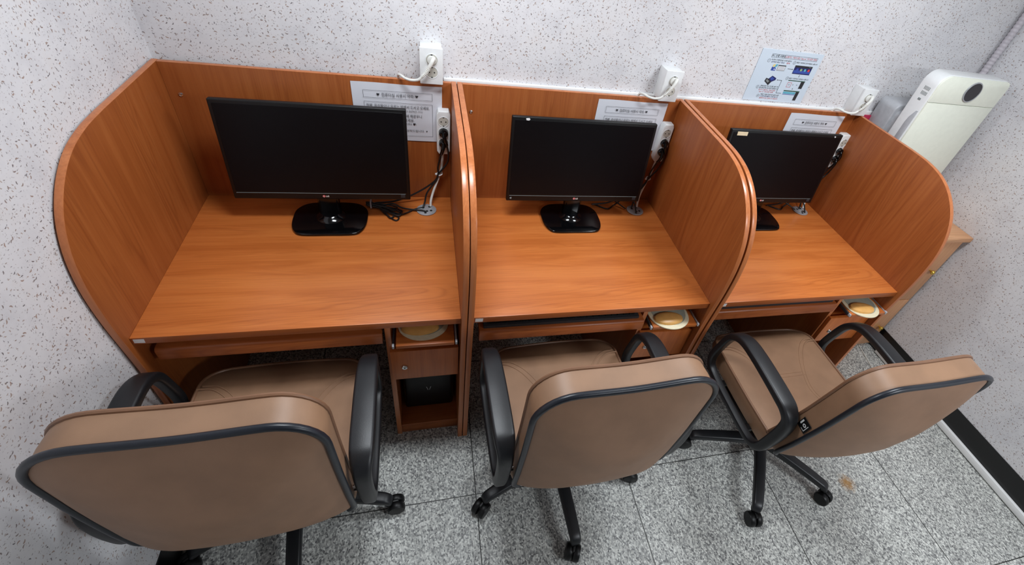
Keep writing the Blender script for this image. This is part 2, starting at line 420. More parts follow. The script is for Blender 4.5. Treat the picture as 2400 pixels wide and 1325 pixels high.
def make_desk(label, group):
    t = thing('study_desk', label, 'desk', (0, 0, 0), 0, group)
    for xa, xb in ((-T, 0), (W, W+T)):
        obj('side_panel', side_panel(xa, xb), [M['woodz'], M['edge']], t)  # panel faces use the laminate with shade put into its tint
    b = BM(); box(b, 0, W, 0, 0.018, 0.0, H, 0.0015)
    for f in b.faces:
        if f.normal.z > 0.6: f.material_index = 1
    bp = obj('back_panel', b, [M['woodz'], M['edge']], t)
    for x in (0.034, W-0.032):
        b = BM(); screw(b, x, 1.142); obj('screw', b, M['chrome'], bp)
    b = BM(); box(b, 0, W, -D, 0, ZD-0.026, ZD, 0.002)
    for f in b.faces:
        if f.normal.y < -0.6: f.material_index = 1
    dt = obj('desktop', b, [M['woodx'], M['woodd']], t)  # front face: same laminate, shade painted into the tint
    b = BM(); prism(b, [(0.006, -0.020), (0.031, -0.021), (0.032, -0.006), (0.007, -0.005)], 'y', -D-0.0004, -D+0.001)
    bmesh.ops.translate(b, verts=b.verts[:], vec=(0, 0, ZD)); obj('sticker', b, M['white'], dt)
    b = BM(); lathe(b, [(0.0345, 0), (0.039, 0.002), (0.039, 0.004), (0.034, 0.0055), (0.0, 0.0055)], 32, (0.788, -0.095, ZD))
    g = obj('cable_grommet', b, M['silver'], dt)
    b = BM()
    for gx, gy in ((0.775, -0.085), (0.80, -0.078), (0.79, -0.108), (0.806, -0.104), (0.784, -0.119)):
        lathe(b, [(0.0, 0.0056), (0.0052, 0.0056), (0.0052, 0.0062), (0.0, 0.0062)], 12, (gx, gy, ZD))
    obj('grommet_hole', b, M['hole'], g)
    # sliding keyboard tray with a rounded front lip
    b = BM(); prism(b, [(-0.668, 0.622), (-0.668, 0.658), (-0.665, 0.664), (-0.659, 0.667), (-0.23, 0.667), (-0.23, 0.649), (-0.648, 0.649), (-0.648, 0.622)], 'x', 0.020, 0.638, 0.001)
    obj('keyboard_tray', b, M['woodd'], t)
    for xa in (0.0005, 0.6385):
        b = BM(); box(b, xa, xa+0.0065 if xa > .1 else xa+0.019, -0.58, -0.2, 0.632, 0.646); obj('tray_rail', b, M['silver'], t)
    # pedestal: wall, drawer, mouse tray, open bay with a shelf
    b = BM(); box(b, 0.646, 0.664, -0.655, -0.02, 0.0, ZD-0.026, 0.001)
    for f in b.faces:
        if f.normal.y < -0.6: f.material_index = 1
    obj('pedestal_wall', b, [M['woodz'], M['edge']], t)
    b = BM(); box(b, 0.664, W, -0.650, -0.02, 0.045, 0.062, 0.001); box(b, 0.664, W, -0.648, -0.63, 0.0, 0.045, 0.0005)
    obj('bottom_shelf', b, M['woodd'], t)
    b = BM(); box(b, 0.656, W-0.004, -0.673, -0.657, 0.418, 0.578, 0.0015); box(b, 0.668, W-0.012, -0.656, -0.25, 0.43, 0.555)
    dr = obj('drawer', b, M['woodf'], t)  # same laminate, tint lightened to stand in for frontal light
    b = BM(); lathe(b, [(0.0, -0.006), (0.0045, -0.006), (0.0045, -0.0045), (0.0055, -0.0045), (0.009, -0.005), (0.0105, -0.002), (0.0105, 0.0)], 18, (0.700, -0.673, 0.49), 'y')
    obj('drawer_lock', b, M['chrome'], dr)
    b = BM(); box(b, 0.6975, 0.7025, -0.6796, -0.6788, 0.488, 0.492); obj('keyhole', b, M['hole'], dr)
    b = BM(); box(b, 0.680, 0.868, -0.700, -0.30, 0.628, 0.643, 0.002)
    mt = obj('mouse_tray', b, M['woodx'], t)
    for xa in (0.668, 0.870):
        b = BM(); box(b, xa+0.001, xa+0.007, -0.695, -0.32, 0.630, 0.6445, 0.001); obj('tray_runner', b, M['silver'] if xa > 0.8 else M['key'], mt)
        b = BM(); box(b, xa+0.0005, xa+0.0075, -0.703, -0.690, 0.632, 0.6465, 0.002); obj('runner_stop', b, M['greyp'], mt)
    return t
DG = 'cherry wood study desks with tall curved partitions'
desk = make_desk('cherry wood study desk at the left wall, leftmost of the three', DG)
d2 = dup(desk, UX[1], 0, 0, 'middle cherry wood study desk between the other two desks')
d3 = dup(desk, UX[2], 0, 0, 'cherry wood study desk nearest the white appliance, rightmost of the three')
for ch in d2.children:
    if ch.name.startswith('keyboard_tray'): ch.location = (0.004, -0.018, 0)
for ch in d3.children:
    if ch.name.startswith('mouse_tray'): ch.location = (0.014, -0.012, 0)

# ------------------------------------------------------------------ monitors
def make_monitor(label, group, loc):
    t = thing('computer_monitor', label, 'monitor', loc, 0, group)
    # local: x centred, panel bottom at z 0.100 y -0.025, top leans back
    tilt = Matrix.Translation((0, -0.018, 0.100)) @ Matrix.Rotation(math.radians(-6.5), 4, 'X')
    hw, hh = 0.2905, 0.345
    b = BM(); box(b, -hw, hw, 0.0, 0.020, 0, hh, 0.004, 3); box(b, -hw+0.05, hw-0.05, 0.020, 0.042, 0.02, hh-0.06, 0.012, 3)
    bmesh.ops.transform(b, matrix=tilt, verts=b.verts[:]); cs_ = obj('housing', b, M['matte'], t)
    b = BM(); box(b, -hw+0.011, hw-0.011, -0.0012, 0.001, 0.030, hh-0.012, 0.0006, 1)
    bmesh.ops.transform(b, matrix=tilt, verts=b.verts[:]); obj('screen', b, M['screen'], t)
    b = BM(); box(b, -hw+0.011, hw-0.016, -0.0016, 0.0002, 0.0240, 0.0249, 0.0003, 1); 
    bmesh.ops.transform(b, matrix=tilt, verts=b.verts[:]); obj('chin_line', b, M['greyp'] if False else M['inkgrey'], t)
    b = BM(); box(b, hw-0.034, hw-0.018, -0.0012, 0.0, 0.0095, 0.0225, 0.0004, 1)
    bmesh.ops.transform(b, matrix=tilt, verts=b.verts[:]); obj('energy_badge', b, M['key'], t)
    b = BM(); disc(b, -0.0065, 0.013, 0.0048, -0.0008, 1, 20); text_mesh(b, 'LG', 0.0085, -0.0002, 0.0100, -0.0008, 2, bold=0.0003)
    disc(b, -0.0082, 0.0142, 0.0007, -0.0012, 2, 10)
    for k in range(14):
        a = -PI*0.05-k*PI*1.5/14; a2 = a-PI*1.5/14
        quad(b, [(-0.0065+r_*math.cos(q), 0.013+r_*math.sin(q)) for r_, q in ((0.0030, a), (0.0036, a), (0.0036, a2), (0.0030, a2))], -0.0012, 2)
    quad(b, [(-0.0067, 0.0148), (-0.0061, 0.0148), (-0.0061, 0.0112), (-0.0067, 0.0112)], -0.0012, 2)
    quad(b, [(-0.0067, 0.0118), (-0.0050, 0.0118), (-0.0050, 0.0112), (-0.0067, 0.0112)], -0.0012, 2)
    bmesh.ops.transform(b, matrix=tilt, verts=b.verts[:]); obj('logo', b, [M['matte'], M['lgred'], M['lgwhite']], t, smooth=False)
    # stand
    b = BM()
    out = [(-0.082, -0.107), (0.082, -0.107)]
    pts = catmull([(-0.085, -0.107, 0), (0, -0.1085, 0), (0.085, -0.107, 0), (0.112, -0.088, 0), (0.126, -0.050, 0), (0.129, 0.0, 0), (0.124, 0.045, 0), (0.095, 0.080, 0), (0.045, 0.092, 0), (-0.045, 0.092, 0), (-0.095, 0.080, 0), (-0.124, 0.045, 0), (-0.129, 0.0, 0), (-0.126, -0.050, 0), (-0.112, -0.088, 0)], 4, True)
    prism(b, [(p.x, p.y) for p in pts], 'z', 0.0, 0.011, 0.004, 3)
    obj('stand_base', b, M['gloss'], t)
    b = BM(); lathe(b, [(0.052, 0.010), (0.048, 0.016), (0.036, 0.021), (0.030, 0.026)], 28, (0, -0.01, 0))
    prism(b, rrect(0.074, 0.036, 0.012), 'z', 0.02, 0.13); bmesh.ops.translate(b, verts=b.verts[:], vec=(0, 0.012, 0))
    obj('stand_neck', b, M['gloss'], t)
    return t
MG = 'black monitors on the study desks'
m1 = make_monitor('black monitor on the left desk, plain bezel with no stickers', MG, (0.441, -0.148, ZD))
m2 = dup(m1, 1.388-0.441, 0.0, 0, 'black monitor on the middle desk, white scrap at the upper left of its bezel')
m3 = dup(m1, 2.312-0.441, 0.0, 0, 'black monitor on the right desk, cream tape at its upper left, partly behind a partition')
tilt = Matrix.Translation((0, -0.018, 0.100)) @ Matrix.Rotation(math.radians(-6.5), 4, 'X')
def sticker(parent, x, z, w_, h_, mat, name='sticker', ang=0, ragged=False):
    b = BM(); pts = []
    if ragged:
        for k in range(11):
            a = 2*PI*k/11; r = random.uniform(0.6, 1.05); pts.append((x+w_/2*r*math.cos(a), z+h_/2*r*math.sin(a)))
    else:
        for u, v in ((-1, -1), (1, -1), (1, 1), (-1, 1)):
            uu, vv = u*w_/2, v*h_/2; pts.append((x+uu*math.cos(ang)-vv*math.sin(ang), z+uu*math.sin(ang)+vv*math.cos(ang)))
    prism(b, pts, 'y', -0.0022, -0.0002)
    bmesh.ops.transform(b, matrix=tilt, verts=b.verts[:]); return obj(name, b, mat, parent)
sticker(m2, -0.232, 0.337, 0.022, 0.012, M['white'], ragged=True)
sticker(m2, -0.273, 0.014, 0.009, 0.009, M['inkgrey'], ragged=True)
sticker(m3, -0.236, 0.328, 0.050, 0.016, M['tape'], 'tape_piece')
sticker(m3, 0.246, 0.336, 0.008, 0.009, M['white'], ragged=True)

# ------------------------------------------------------------------ notices on the partitions
def make_notice(label, x):
    t = thing('paper_notice', label, 'notice', (x, -0.0012, 1.012), 0, 'notices about using the computers')
    wd, ht = 0.305, 0.216
    b = BM(); nx, nz = 26, 14
    for s in (0, 1):
        g = []
        for j in range(nz+1):
            for i in range(nx+1):
                u, v = i/nx, j/nz
                yy = -0.0012*(0.5+0.5*math.sin(u*9+1))*(1-v)-0.0035*math.exp(-((u-0.86)**2+(v-0.35)**2)/0.02)*0.5
                g.append(b.verts.new((u*wd, yy-0.0004*s, v*ht+0.001*math.sin(u*7)*(v))))
        for j in range(nz):
            for i in range(nx):
                q = j*(nx+1)+i; b.faces.new((g[q], g[q+1], g[q+nx+2], g[q+nx+1]))
    obj('sheet', b, M['paper'], t)
    b = BM(); Y = -0.0036
    frame_rect(b, 0.037, 0.271, 0.163, 0.190, 0.0009, Y); frame_rect(b, 0.037, 0.271, 0.021, 0.149, 0.0009, Y)
    text_mesh(b, '컴퓨터실 사용시 약속', 0.0155, 0.098, 0.170, Y, width=0.108)
    for hx in (0.086, 0.217):
        quad(b, [(hx-0.005, 0.1775), (hx-0.0042, 0.1800), (hx-0.0018, 0.1806), (hx, 0.1785), (hx, 0.1705)], Y)
        quad(b, [(hx+0.005, 0.1775), (hx, 0.1705), (hx, 0.1785), (hx+0.0022, 0.1800), (hx+0.0042, 0.1800)], Y)
    text_mesh(b, '첫째, 음식물이나 음료는 밖에서 드시고 오세요.', 0.0145, 0.044, 0.129, Y, width=0.216)
    text_mesh(b, '(컴퓨터도 나도 속상하고...ㅠㅠ)', 0.0075, 0.140, 0.1165, Y, width=0.095)
    text_mesh(b, '둘째, 오랜 시간 사용은 건강에 해로우니', 0.0135, 0.044, 0.0955, Y, width=0.188)
    text_mesh(b, '시간을 지켜 사용할게요.', 0.0145, 0.085, 0.0785, Y, width=0.120)
    text_mesh(b, '(모두를 위해요 ♥)', 0.0075, 0.146, 0.0665, Y, width=0.066)
    text_mesh(b, '규칙을 꼭 지켜주시길 부탁드립니다.', 0.0105, 0.075, 0.0385, Y, width=0.165)
    disc(b, 0.249, 0.0425, 0.0022, Y)
    obj('printed_text', b, M['ink'], t, smooth=False)
    return t
n1 = make_notice('white printed notice on the left desk partition, largest part showing beside the power strip', 0.550)
n2 = dup(n1, 1.459-0.550, 0, 0, 'white printed notice on the middle desk partition, its top behind the monitor')
n3 = dup(n1, 2.383-0.550, 0, 0, 'white printed notice on the right desk partition, its top rows above the monitor')

# ------------------------------------------------------------------ poster on the back wall
def make_poster():
    t = thing('wall_poster', 'pale blue instruction poster with small screenshots on the back wall', 'poster', (2.13, 0.0385, 1.257))
    b = BM(); box(b, 0, 0.309, -0.0012, 0.001, 0, 0.2155, 0.0004, 1); obj('sheet', b, M['poster'], t)
    mats = [M[k] for k in ('ink', 'inkr', 'inkb', 'inkblue', 'inkgreen', 'inkgrey', 'paper', 'inkteal', 'inkolive', 'inkyel')]
    K, R, N, B_, G, GY, P_, TE, OL, YE = range(10); Y = -0.0018
    b = BM()
    frame_rect(b, 0.054, 0.285, 0.185, 0.199, 0.0009, Y, K)
    text_mesh(b, 'PC 인쇄 사용법', 0.0105, 0.057, 0.1885, Y, K, width=0.064, bold=0.0001)
    text_mesh(b, '(교통카드 기능이 없는 "pay on" 카드로만 결제)', 0.0095, 0.122, 0.1885, Y, R, width=0.160)
    def num(s, x, z):
        n = 20
        for k in range(n):
            a, c = 2*PI*k/n, 2*PI*(k+1)/n
            quad(b, [(x+r_*math.cos(q), z+r_*math.sin(q)) for r_, q in ((0.0062, a), (0.0070, a), (0.0070, c), (0.0062, c))], Y, K)
        text_mesh(b, s, 0.009, x-0.0025, z-0.003, Y, K)
    num('1', 0.050, 0.171); num('2', 0.178, 0.172); num('3', 0.178, 0.106); num('5', 0.050, 0.060); num('4', 0.070, 0.022)
    text_mesh(b, 'PC에서 인쇄버튼을 누르면 출력이', 0.0072, 0.061, 0.1735, Y, K, width=0.100)
    text_mesh(b, '금액과 매수 확인', 0.0072, 0.063, 0.1645, Y, N, width=0.066); text_mesh(b, '결제', 0.0068, 0.140, 0.1645, Y, R, width=0.016)
    text_mesh(b, '복합기 화면에 인쇄 버튼을 누릅니다', 0.0072, 0.188, 0.1715, Y, K, width=0.108)
    text_mesh(b, '복합기 화면에서 버튼을 누릅니다', 0.0072, 0.187, 0.1045, Y, K, width=0.102)
    text_mesh(b, '결제단말기에 카드를 넣은 후', 0.0072, 0.062, 0.063, Y, K, width=0.090)
    text_mesh(b, '를 결제금액이 표시되면 결제합니다', 0.0072, 0.061, 0.0545, Y, K, width=0.093)
    text_mesh(b, '반드시 교통카드 기능이 없는', 0.0072, 0.061, 0.0460, Y, R, width=0.087)
    text_mesh(b, '"pay on" 카드로만 결제', 0.0072, 0.066, 0.0380, Y, R, width=0.072)
    text_mesh(b, '복합기 결제 완료되면 출력 버튼', 0.0072, 0.081, 0.0265, Y, K, width=0.095)
    text_mesh(b, '누르면 출력물이 인쇄 됩니다', 0.0072, 0.081, 0.0185, Y, N, width=0.095)
    text_mesh(b, '결제하지 않고 출력 시 사용금지', 0.0072, 0.081, 0.0105, Y, R, width=0.095)
    quad(b, [(0.078, 0.132), (0.099, 0.132), (0.099, 0.142), (0.094, 0.147), (0.078, 0.147)], Y, B_)
    disc(b, 0.086, 0.1525, 0.0065, Y-0.0001, YE); quad(b, [(0.088, 0.146), (0.100, 0.149), (0.103, 0.160), (0.093, 0.158)], Y-0.0002, TE); disc(b, 0.093, 0.138, 0.003, Y-0.0002, P_)
    quad(b, [(0.106, 0.134), (0.145, 0.134), (0.145, 0.157), (0.106, 0.157)], Y, GY); quad(b, [(0.108, 0.136), (0.143, 0.136), (0.143, 0.153), (0.108, 0.153)], Y-0.0001, P_)
    quad(b, [(0.106, 0.154), (0.145, 0.154), (0.145, 0.1572), (0.106, 0.1572)], Y-0.0002, K)
    for zz in (0.139, 0.144, 0.149): quad(b, [(0.110, zz), (0.140, zz), (0.140, zz+0.0012), (0.110, zz+0.0012)], Y-0.0002, GY)
    def arrow(x0, z0, x1, z1, head=True):
        d = Vector((x1-x0, z1-z0)); n_ = Vector((-d.y, d.x)).normalized()*0.0008; dn = d.normalized()
        e = Vector((x1, z1))-(dn*0.004 if head else dn*0)
        quad(b, [(x0+n_.x, z0+n_.y), (x0-n_.x, z0-n_.y), (e.x-n_.x, e.y-n_.y), (e.x+n_.x, e.y+n_.y)], Y, K)
        if head: quad(b, [(e.x-n_.x*3, e.y-n_.y*3), (x1, z1), (e.x+n_.x*3, e.y+n_.y*3)], Y, K)
    arrow(0.158, 0.145, 0.186, 0.145)
    quad(b, [(0.190, 0.127), (0.280, 0.127), (0.280, 0.163), (0.190, 0.163)], Y, N)
    quad(b, [(0.190, 0.155), (0.280, 0.155), (0.280, 0.163), (0.190, 0.163)], Y-0.0001, K); quad(b, [(0.192, 0.131), (0.278, 0.131), (0.278, 0.143), (0.192, 0.143)], Y-0.0001, B_)
    for x, m_ in ((0.208, B_), (0.228, OL), (0.248, TE), (0.267, R)): disc(b, x, 0.1455, 0.0058, Y-0.0002, m_)
    for x in (0.262, 0.268): quad(b, [(x, 0.158), (x+0.004, 0.158), (x+0.004, 0.160), (x, 0.160)], Y-0.0002, GY)
    arrow(0.233, 0.125, 0.233, 0.114)
    quad(b, [(0.189, 0.0965), (0.278, 0.0965), (0.278, 0.100), (0.189, 0.100)], Y, G); quad(b, [(0.258, 0.066), (0.276, 0.066), (0.277, 0.0965), (0.258, 0.0965)], Y, K)
    frame_rect(b, 0.192, 0.213, 0.0685, 0.090, 0.0012, Y, R)
    text_mesh(b, 'Fi', 0.011, 0.1985, 0.076, Y, GY); text_mesh(b, 'a', 0.010, 0.220, 0.079, Y, K); text_mesh(b, 'o', 0.010, 0.240, 0.079, Y, K)
    arrow(0.230, 0.066, 0.230, 0.0595)
    quad(b, [(0.190, 0.0505), (0.274, 0.0505), (0.274, 0.055), (0.190, 0.055)], Y, G); quad(b, [(0.257, 0.0125), (0.273, 0.0125), (0.274, 0.0505), (0.257, 0.0505)], Y, K)
    quad(b, [(0.191, 0.036), (0.2555, 0.036), (0.2555, 0.0383), (0.191, 0.0383)], Y, B_); quad(b, [(0.191, 0.040), (0.2555, 0.040), (0.2555, 0.0485), (0.191, 0.0485)], Y, TE)
    arrow(0.183, 0.0395, 0.155, 0.0395, False); arrow(0.156, 0.039, 0.156, 0.0955, False); arrow(0.1568, 0.095, 0.130, 0.095)
    quad(b, [(0.100, 0.111), (0.086, 0.097), (0.105, 0.084), (0.123, 0.094), (0.124, 0.102)], Y, N); quad(b, [(0.101, 0.107), (0.094, 0.098), (0.104, 0.091), (0.116, 0.0985)], Y-0.0001, B_)
    quad(b, [(0.074, 0.100), (0.071, 0.086), (0.097, 0.070), (0.106, 0.084), (0.088, 0.097)], Y-0.0001, K); quad(b, [(0.079, 0.096), (0.077, 0.088), (0.090, 0.080), (0.095, 0.087)], Y-0.0002, GY)
    obj('printed_picture', b, mats, t, smooth=False)
make_poster()

# ------------------------------------------------------------------ wall outlets with plugs
def socket(bm, cx, cz, y, r=0.0195, mi_in=1, mi_hole=2):
    lathe(bm, [(r+0.002, 0.0005), (r+0.0018, -0.0012), (r, -0.0012), (r-0.0006, -0.0002)], 24, (cx, y, cz), 'y', 0)
    lathe(bm, [(0.0, -0.0004), (r-0.0008, -0.0004), (r-0.0008, 0.0), (0.0, 0.0)], 24, (cx, y, cz), 'y', mi_in)
    for dx in (-0.0085, 0.0085): lathe(bm, [(0.0, -0.0009), (0.0024, -0.0009), (0.0024, -0.0003), (0.0, -0.0003)], 10, (cx+dx, y, cz), 'y', mi_hole)
    for dz in (-0.0168, 0.0168): box(bm, cx-0.003, cx+0.003, y-0.0011, y-0.0003, cz+dz-0.0016, cz+dz+0.0016, mi=mi_hole)
def make_outlet(label, x):
    t = thing('wall_outlet', label, 'outlet', (x, WY, 1.247), 0, 'white double outlets on the back wall')
    b = BM(); box(b, 0.002, 0.074, -0.058, 0, 0.001, 0.121, 0.002); obj('back_box', b, M['white'], t)
    b = BM(); box(b, -0.0005, 0.0765, -0.068, -0.057, 0.0, 0.1235, 0.0022, 3)
    fp = obj('face_plate', b, M['white'], t)
    for cz in (0.084, 0.042):
        b = BM(); socket(b, 0.0395, cz, -0.068); obj('socket', b, [M['white'], M['sockin'], M['hole']], fp)
    return t
OG = 'white double outlets on the back wall'
o1 = make_outlet('white double wall outlet above the left desk notice', 0.7815)
o2 = dup(o1, 1.7015-0.7815, 0, 0, 'white double wall outlet above the partition between middle and right desks')
o3 = dup(o1, 2.686-0.7815, 0, 0, 'white double wall outlet at the right end, nearest the white appliance')
def make_wplug(label, x):
    # plug in the upper socket, ribbed neck, cord dropping behind the partition
    t = thing('power_plug', label, 'plug', (x, WY-0.069, 1.331), 0, 'white plugs in the wall outlets')
    b = BM(); lathe(b, [(0.0, -0.008), (0.008, -0.008), (0.0145, -0.006), (0.0155, -0.003), (0.0155, -0.0005)], 24, (0.0395, 0, 0), 'y')
    tube(b, [(0.047, -0.010, 0.012), (0.041, -0.018, 0.003), (0.035, -0.021, -0.009), (0.027, -0.021, -0.023)], lambda t_: 0.0072-0.0010*t_, 12)
    obj('plug_body', b, M['cord_white'], t)
    b = BM(); P = catmull([(0.028, -0.021, -0.022), (0.021, -0.021, -0.035), (0.011, -0.020, -0.047), (0.005, -0.019, -0.053)], 12)
    sweep(b, P, lambda i, t_: circ(0.0072-0.002*t_ if i % 4 < 2 else 0.0054-0.0018*t_, 12)); obj('strain_relief', b, M['cord_white'], t)
    b = BM(); tube(b, [(0.005, -0.019, -0.053), (-0.008, -0.018, -0.064), (-0.030, -0.012, -0.069), (-0.050, -0.002, -0.068), (-0.066, 0.018, -0.066), (-0.074, 0.036, -0.075), (-0.077, 0.044, -0.105), (-0.078, 0.046, -0.2)], 0.0046, 10, 8)
    obj('cord', b, M['cord_white'], t)
    return t
p1 = make_wplug('white plug and thick cord in the outlet above the left desk', 0.7815)
p2 = dup(p1, 0.92, 0, 0, 'white plug and thick cord in the outlet above the middle desk')
p3 = dup(p1, 1.9045, 0, 0, 'white plug and thick cord in the outlet nearest the white appliance')

# ------------------------------------------------------------------ power strips and cables in each desk
def make_strip(label, x):
    t = thing('power_strip', label, 'power strip', (x, 0, 0), 0, 'white power strips on the desk partitions')
    b = BM(); pts = [(-0.025, 0.99), (-0.017, 0.976), (0.017, 0.976), (0.025, 0.99), (0.025, 1.140), (0.019, 1.152), (-0.019, 1.152), (-0.025, 1.140)]
    prism(b, pts, 'y', -0.036, -0.0006, 0.004, 3); body = obj('strip_body', b, M['white'], t)
    for cz in (1.112, 1.069, 1.026):
        b = BM(); socket(b, 0, cz, -0.036, 0.0185); obj('socket', b, [M['white'], M['sockin'], M['hole']], body)
    b = BM(); tube(b, [(-0.002, -0.020, 0.978), (-0.003, -0.020, 0.955), (-0.010, -0.024, 0.90), (-0.022, -0.03, 0.86), (-0.042, -0.048, 0.81), (-0.052, -0.066, 0.78), (-0.054, -0.076, 0.757)], 0.0048, 10, 6)
    obj('strip_cord', b, M['cord_white'], t)
    b = BM(); tube(b, [(-0.026, -0.028, 0.885), (-0.016, -0.018, 0.888), (-0.006, -0.022, 0.886), (-0.008, -0.034, 0.883), (-0.020, -0.038, 0.882)], 0.0022, 8, 5, True)
    box(b, -0.033, -0.024, -0.036, -0.030, 0.881, 0.888, 0.001); obj('cable_tie', b, M['white'], t)
    return t
s1 = make_strip('white power strip on the left desk partition, plugs showing in full', 0.859)
s2 = dup(s1, 0.925, 0, 0, 'white power strip on the middle desk partition at the monitor corner')
s3 = dup(s1, 1.872, 0, 0, 'white power strip half behind the right monitor')
def black_plug(cz, path, label, x, side=1, grp='black power cords in the desk power strips'):
    t = thing('power_cable', label, 'cable', (x, 0, 0), 0, grp)
    b = BM(); lathe(b, [(0.0, -0.052), (0.010, -0.052), (0.016, -0.048), (0.0172, -0.040), (0.0172, -0.0372)], 20, (0, 0, cz), 'y')
    tube(b, [(0, -0.048, cz+0.004), (0.002*side, -0.056, cz-0.012), (0.007*side, -0.056, cz-0.03), (0.011*side, -0.050, cz-0.044)], lambda t_: 0.0085-0.003*t_, 12)
    obj('plug', b, M['gloss'], t)
    b = BM(); tube(b, [(0.010*side, -0.050, cz-0.042)]+path, 0.0036, 8, 6); obj('cord', b, M['cord_black'], t)
    return t
pa = [(0.018, -0.045, 0.985), (0.014, -0.035, 0.94), (-0.008, -0.036, 0.905), (-0.022, -0.038, 0.885), (-0.030, -0.040, 0.86), (-0.066, -0.055, 0.81), (-0.076, -0.070, 0.775), (-0.084, -0.084, 0.757)]
pb = [(-0.016, -0.045, 0.955), (-0.022, -0.040, 0.92), (-0.022, -0.036, 0.885), (-0.040, -0.038, 0.85), (-0.11, -0.045, 0.80), (-0.19, -0.05, 0.765), (-0.27, -0.055, 0.757)]
k1 = black_plug(1.069, pa, 'black cord from the middle socket of the left desk power strip', 0.859)
k2 = black_plug(1.026, pb, 'black cord from the lowest socket of the left desk power strip', 0.859, -1)
k3 = dup(k1, 0.925, 0, 0, 'black cord from the middle socket of the middle desk power strip')
k4 = dup(k2, 0.925, 0, 0, 'black cord from the lowest socket of the middle desk power strip')
k5 = dup(k1, 1.872, 0, 0, 'black cord from the middle socket of the right desk power strip')
k6 = dup(k2, 1.872, 0, 0, 'black cord from the lowest socket of the right desk power strip')
# bundled monitor cable beside the left stand
t = thing('cable_bundle', 'coiled black monitor cables tied beside the left monitor stand', 'cable', (0.60, -0.09, ZD))
b = BM(); random.seed(3)
loops = [((0.078, -0.062), 0.000), ((0.086, -0.040), 0.006), ((0.072, -0.012), 0.010), ((0.060, -0.050), 0.004), ((0.088, -0.022), 0.002)]
for k, ((ex, ey), z_) in enumerate(loops):
    tube(b, [(-0.036, 0.034-0.003*k, z_+0.006), (0.004, 0.020-0.002*k, z_+0.006), (0.040, (0.02+ey)*0.5+0.010, z_+0.004), (ex, ey+0.010, z_+0.004), (ex+0.004, ey-0.006, z_+0.004), (ex-0.010, ey-0.014, z_+0.004), (0.030, (0.02+ey)*0.55-0.010, z_+0.005), (0.0, 0.010-0.002*k, z_+0.007), (-0.036, 0.026-0.003*k, z_+0.008)], 0.0030, 8, 6, True)
tube(b, [(0.02, 0.01, 0.012), (0.06, 0.012, 0.020), (0.095, -0.005, 0.012), (0.14, -0.012, 0.008), (0.175, -0.020, 0.010), (0.186, -0.024, 0.004)], 0.0034, 8, 6)
tube(b, [(0.04, -0.005, 0.012), (0.075, -0.045, 0.005), (0.11, -0.030, 0.005), (0.145, -0.004, 0.006), (0.18, 0.008, 0.007)], 0.0028, 8, 6)
obj('cable_coil', b, M['cord_black'], t)
b = BM(); tube(b, [(-0.022, 0.000, 0.006), (-0.024, 0.016, 0.022), (-0.024, 0.036, 0.022), (-0.022, 0.044, 0.006)], 0.0028, 8, 5); obj('tie', b, M['greyp'], t)
for dx, lab in ((0.925, 'thin black cable loop into the grommet of the middle desk'), (1.872, 'thin black cable loop into the grommet of the right desk')):
    b = BM(); tube(b, [(-0.20, -0.05, 0.003), (-0.15, -0.085, 0.003), (-0.11, -0.06, 0.006), (-0.06, -0.062, 0.05), (-0.03, -0.09, 0.045), (-0.018, -0.118, 0.006)], 0.0034, 8, 7)
    tube(b, [(-0.20, -0.045, 0.06), (-0.12, -0.05, 0.03), (-0.06, -0.09, 0.006)], 0.003, 8, 7)
    o = obj('monitor_cable', b, M['cord_black']); o.location = (0.805+dx, 0.0, ZD+0.001); tag(o, lab, 'cable', 'monitor cables at the desk grommets')

# ------------------------------------------------------------------ mouse pads, keyboards, computer tower
def make_pad(label, x, y, rz=0):
    t = thing('mouse_pad', label, 'mouse pad', (x, y, 0.6435), rz, 'mouse pads on the pull-out trays')
    b = BM(); pts = catmull([(0.085*math.cos(a), 0.078*math.sin(a)-(0.008 if math.sin(a) < 0 else 0), 0) for a in [2*PI*k/16 for k in range(16)]], 3, True)
    prism(b, [(p.x, p.y) for p in pts], 'z', 0, 0.005, 0.0015); obj('pad_base', b, M['pad'], t)
    b = BM(); lathe(b, [(0.072, 0.0046), (0.072, 0.0058), (0, 0.0058)], 28, (0.004, 0.006, 0)); obj('pad_cloth', b, M['padg'], t)
    b = BM(); n = 28
    rings = []
    for r_, h in ((1, 0.0055), (0.93, 0.013), (0.7, 0.018), (0.4, 0.0195), (0.05, 0.02)):
        rings.append([b.verts.new((-0.010+0.062*r_*math.cos(2*PI*k/n), -0.034+0.032*r_*math.sin(2*PI*k/n), h)) for k in range(n)])
    for i in range(4):
        for k in range(n): b.faces.new((rings[i][k], rings[i][(k+1) % n], rings[i+1][(k+1) % n], rings[i+1][k]))
    b.faces.new(rings[-1]); b.faces.new(rings[0]); obj('wrist_rest', b, M['gel'], t)
    return t
make_pad('round cream mouse pad with tan wrist rest on the left desk tray', 0.768, -0.600)
make_pad('round cream mouse pad with tan wrist rest on the middle desk tray', 1.692, -0.634)
make_pad('round cream mouse pad with tan wrist rest on the right desk tray', 2.640, -0.652, -0.12)
def make_keyboard(label, x, yk):
    t = thing('keyboard', label, 'keyboard', (x, yk, 0.6675), 0, 'black keyboards on the sliding trays')
    b = BM(); prism(b, [(-0.070, 0), (-0.070, 0.012), (0.070, 0.024), (0.070, 0)], 'x', -0.292, 0.292, 0.003); obj('case', b, M['key'], t)
    b = BM()
    for r_ in range(6):
        for c_ in range(23):
            x0 = -0.275+c_*0.024; y0 = -0.060+r_*0.020
            z0 = 0.013+(y0+0.07)*0.0857
            box(b, x0, x0+0.020, y0, y0+0.016, z0-0.002, z0+0.006)
    obj('keys', b, M['matte'], t, smooth=False)
make_keyboard('black keyboard on the sliding tray of the middle desk', 1.258, -0.600)
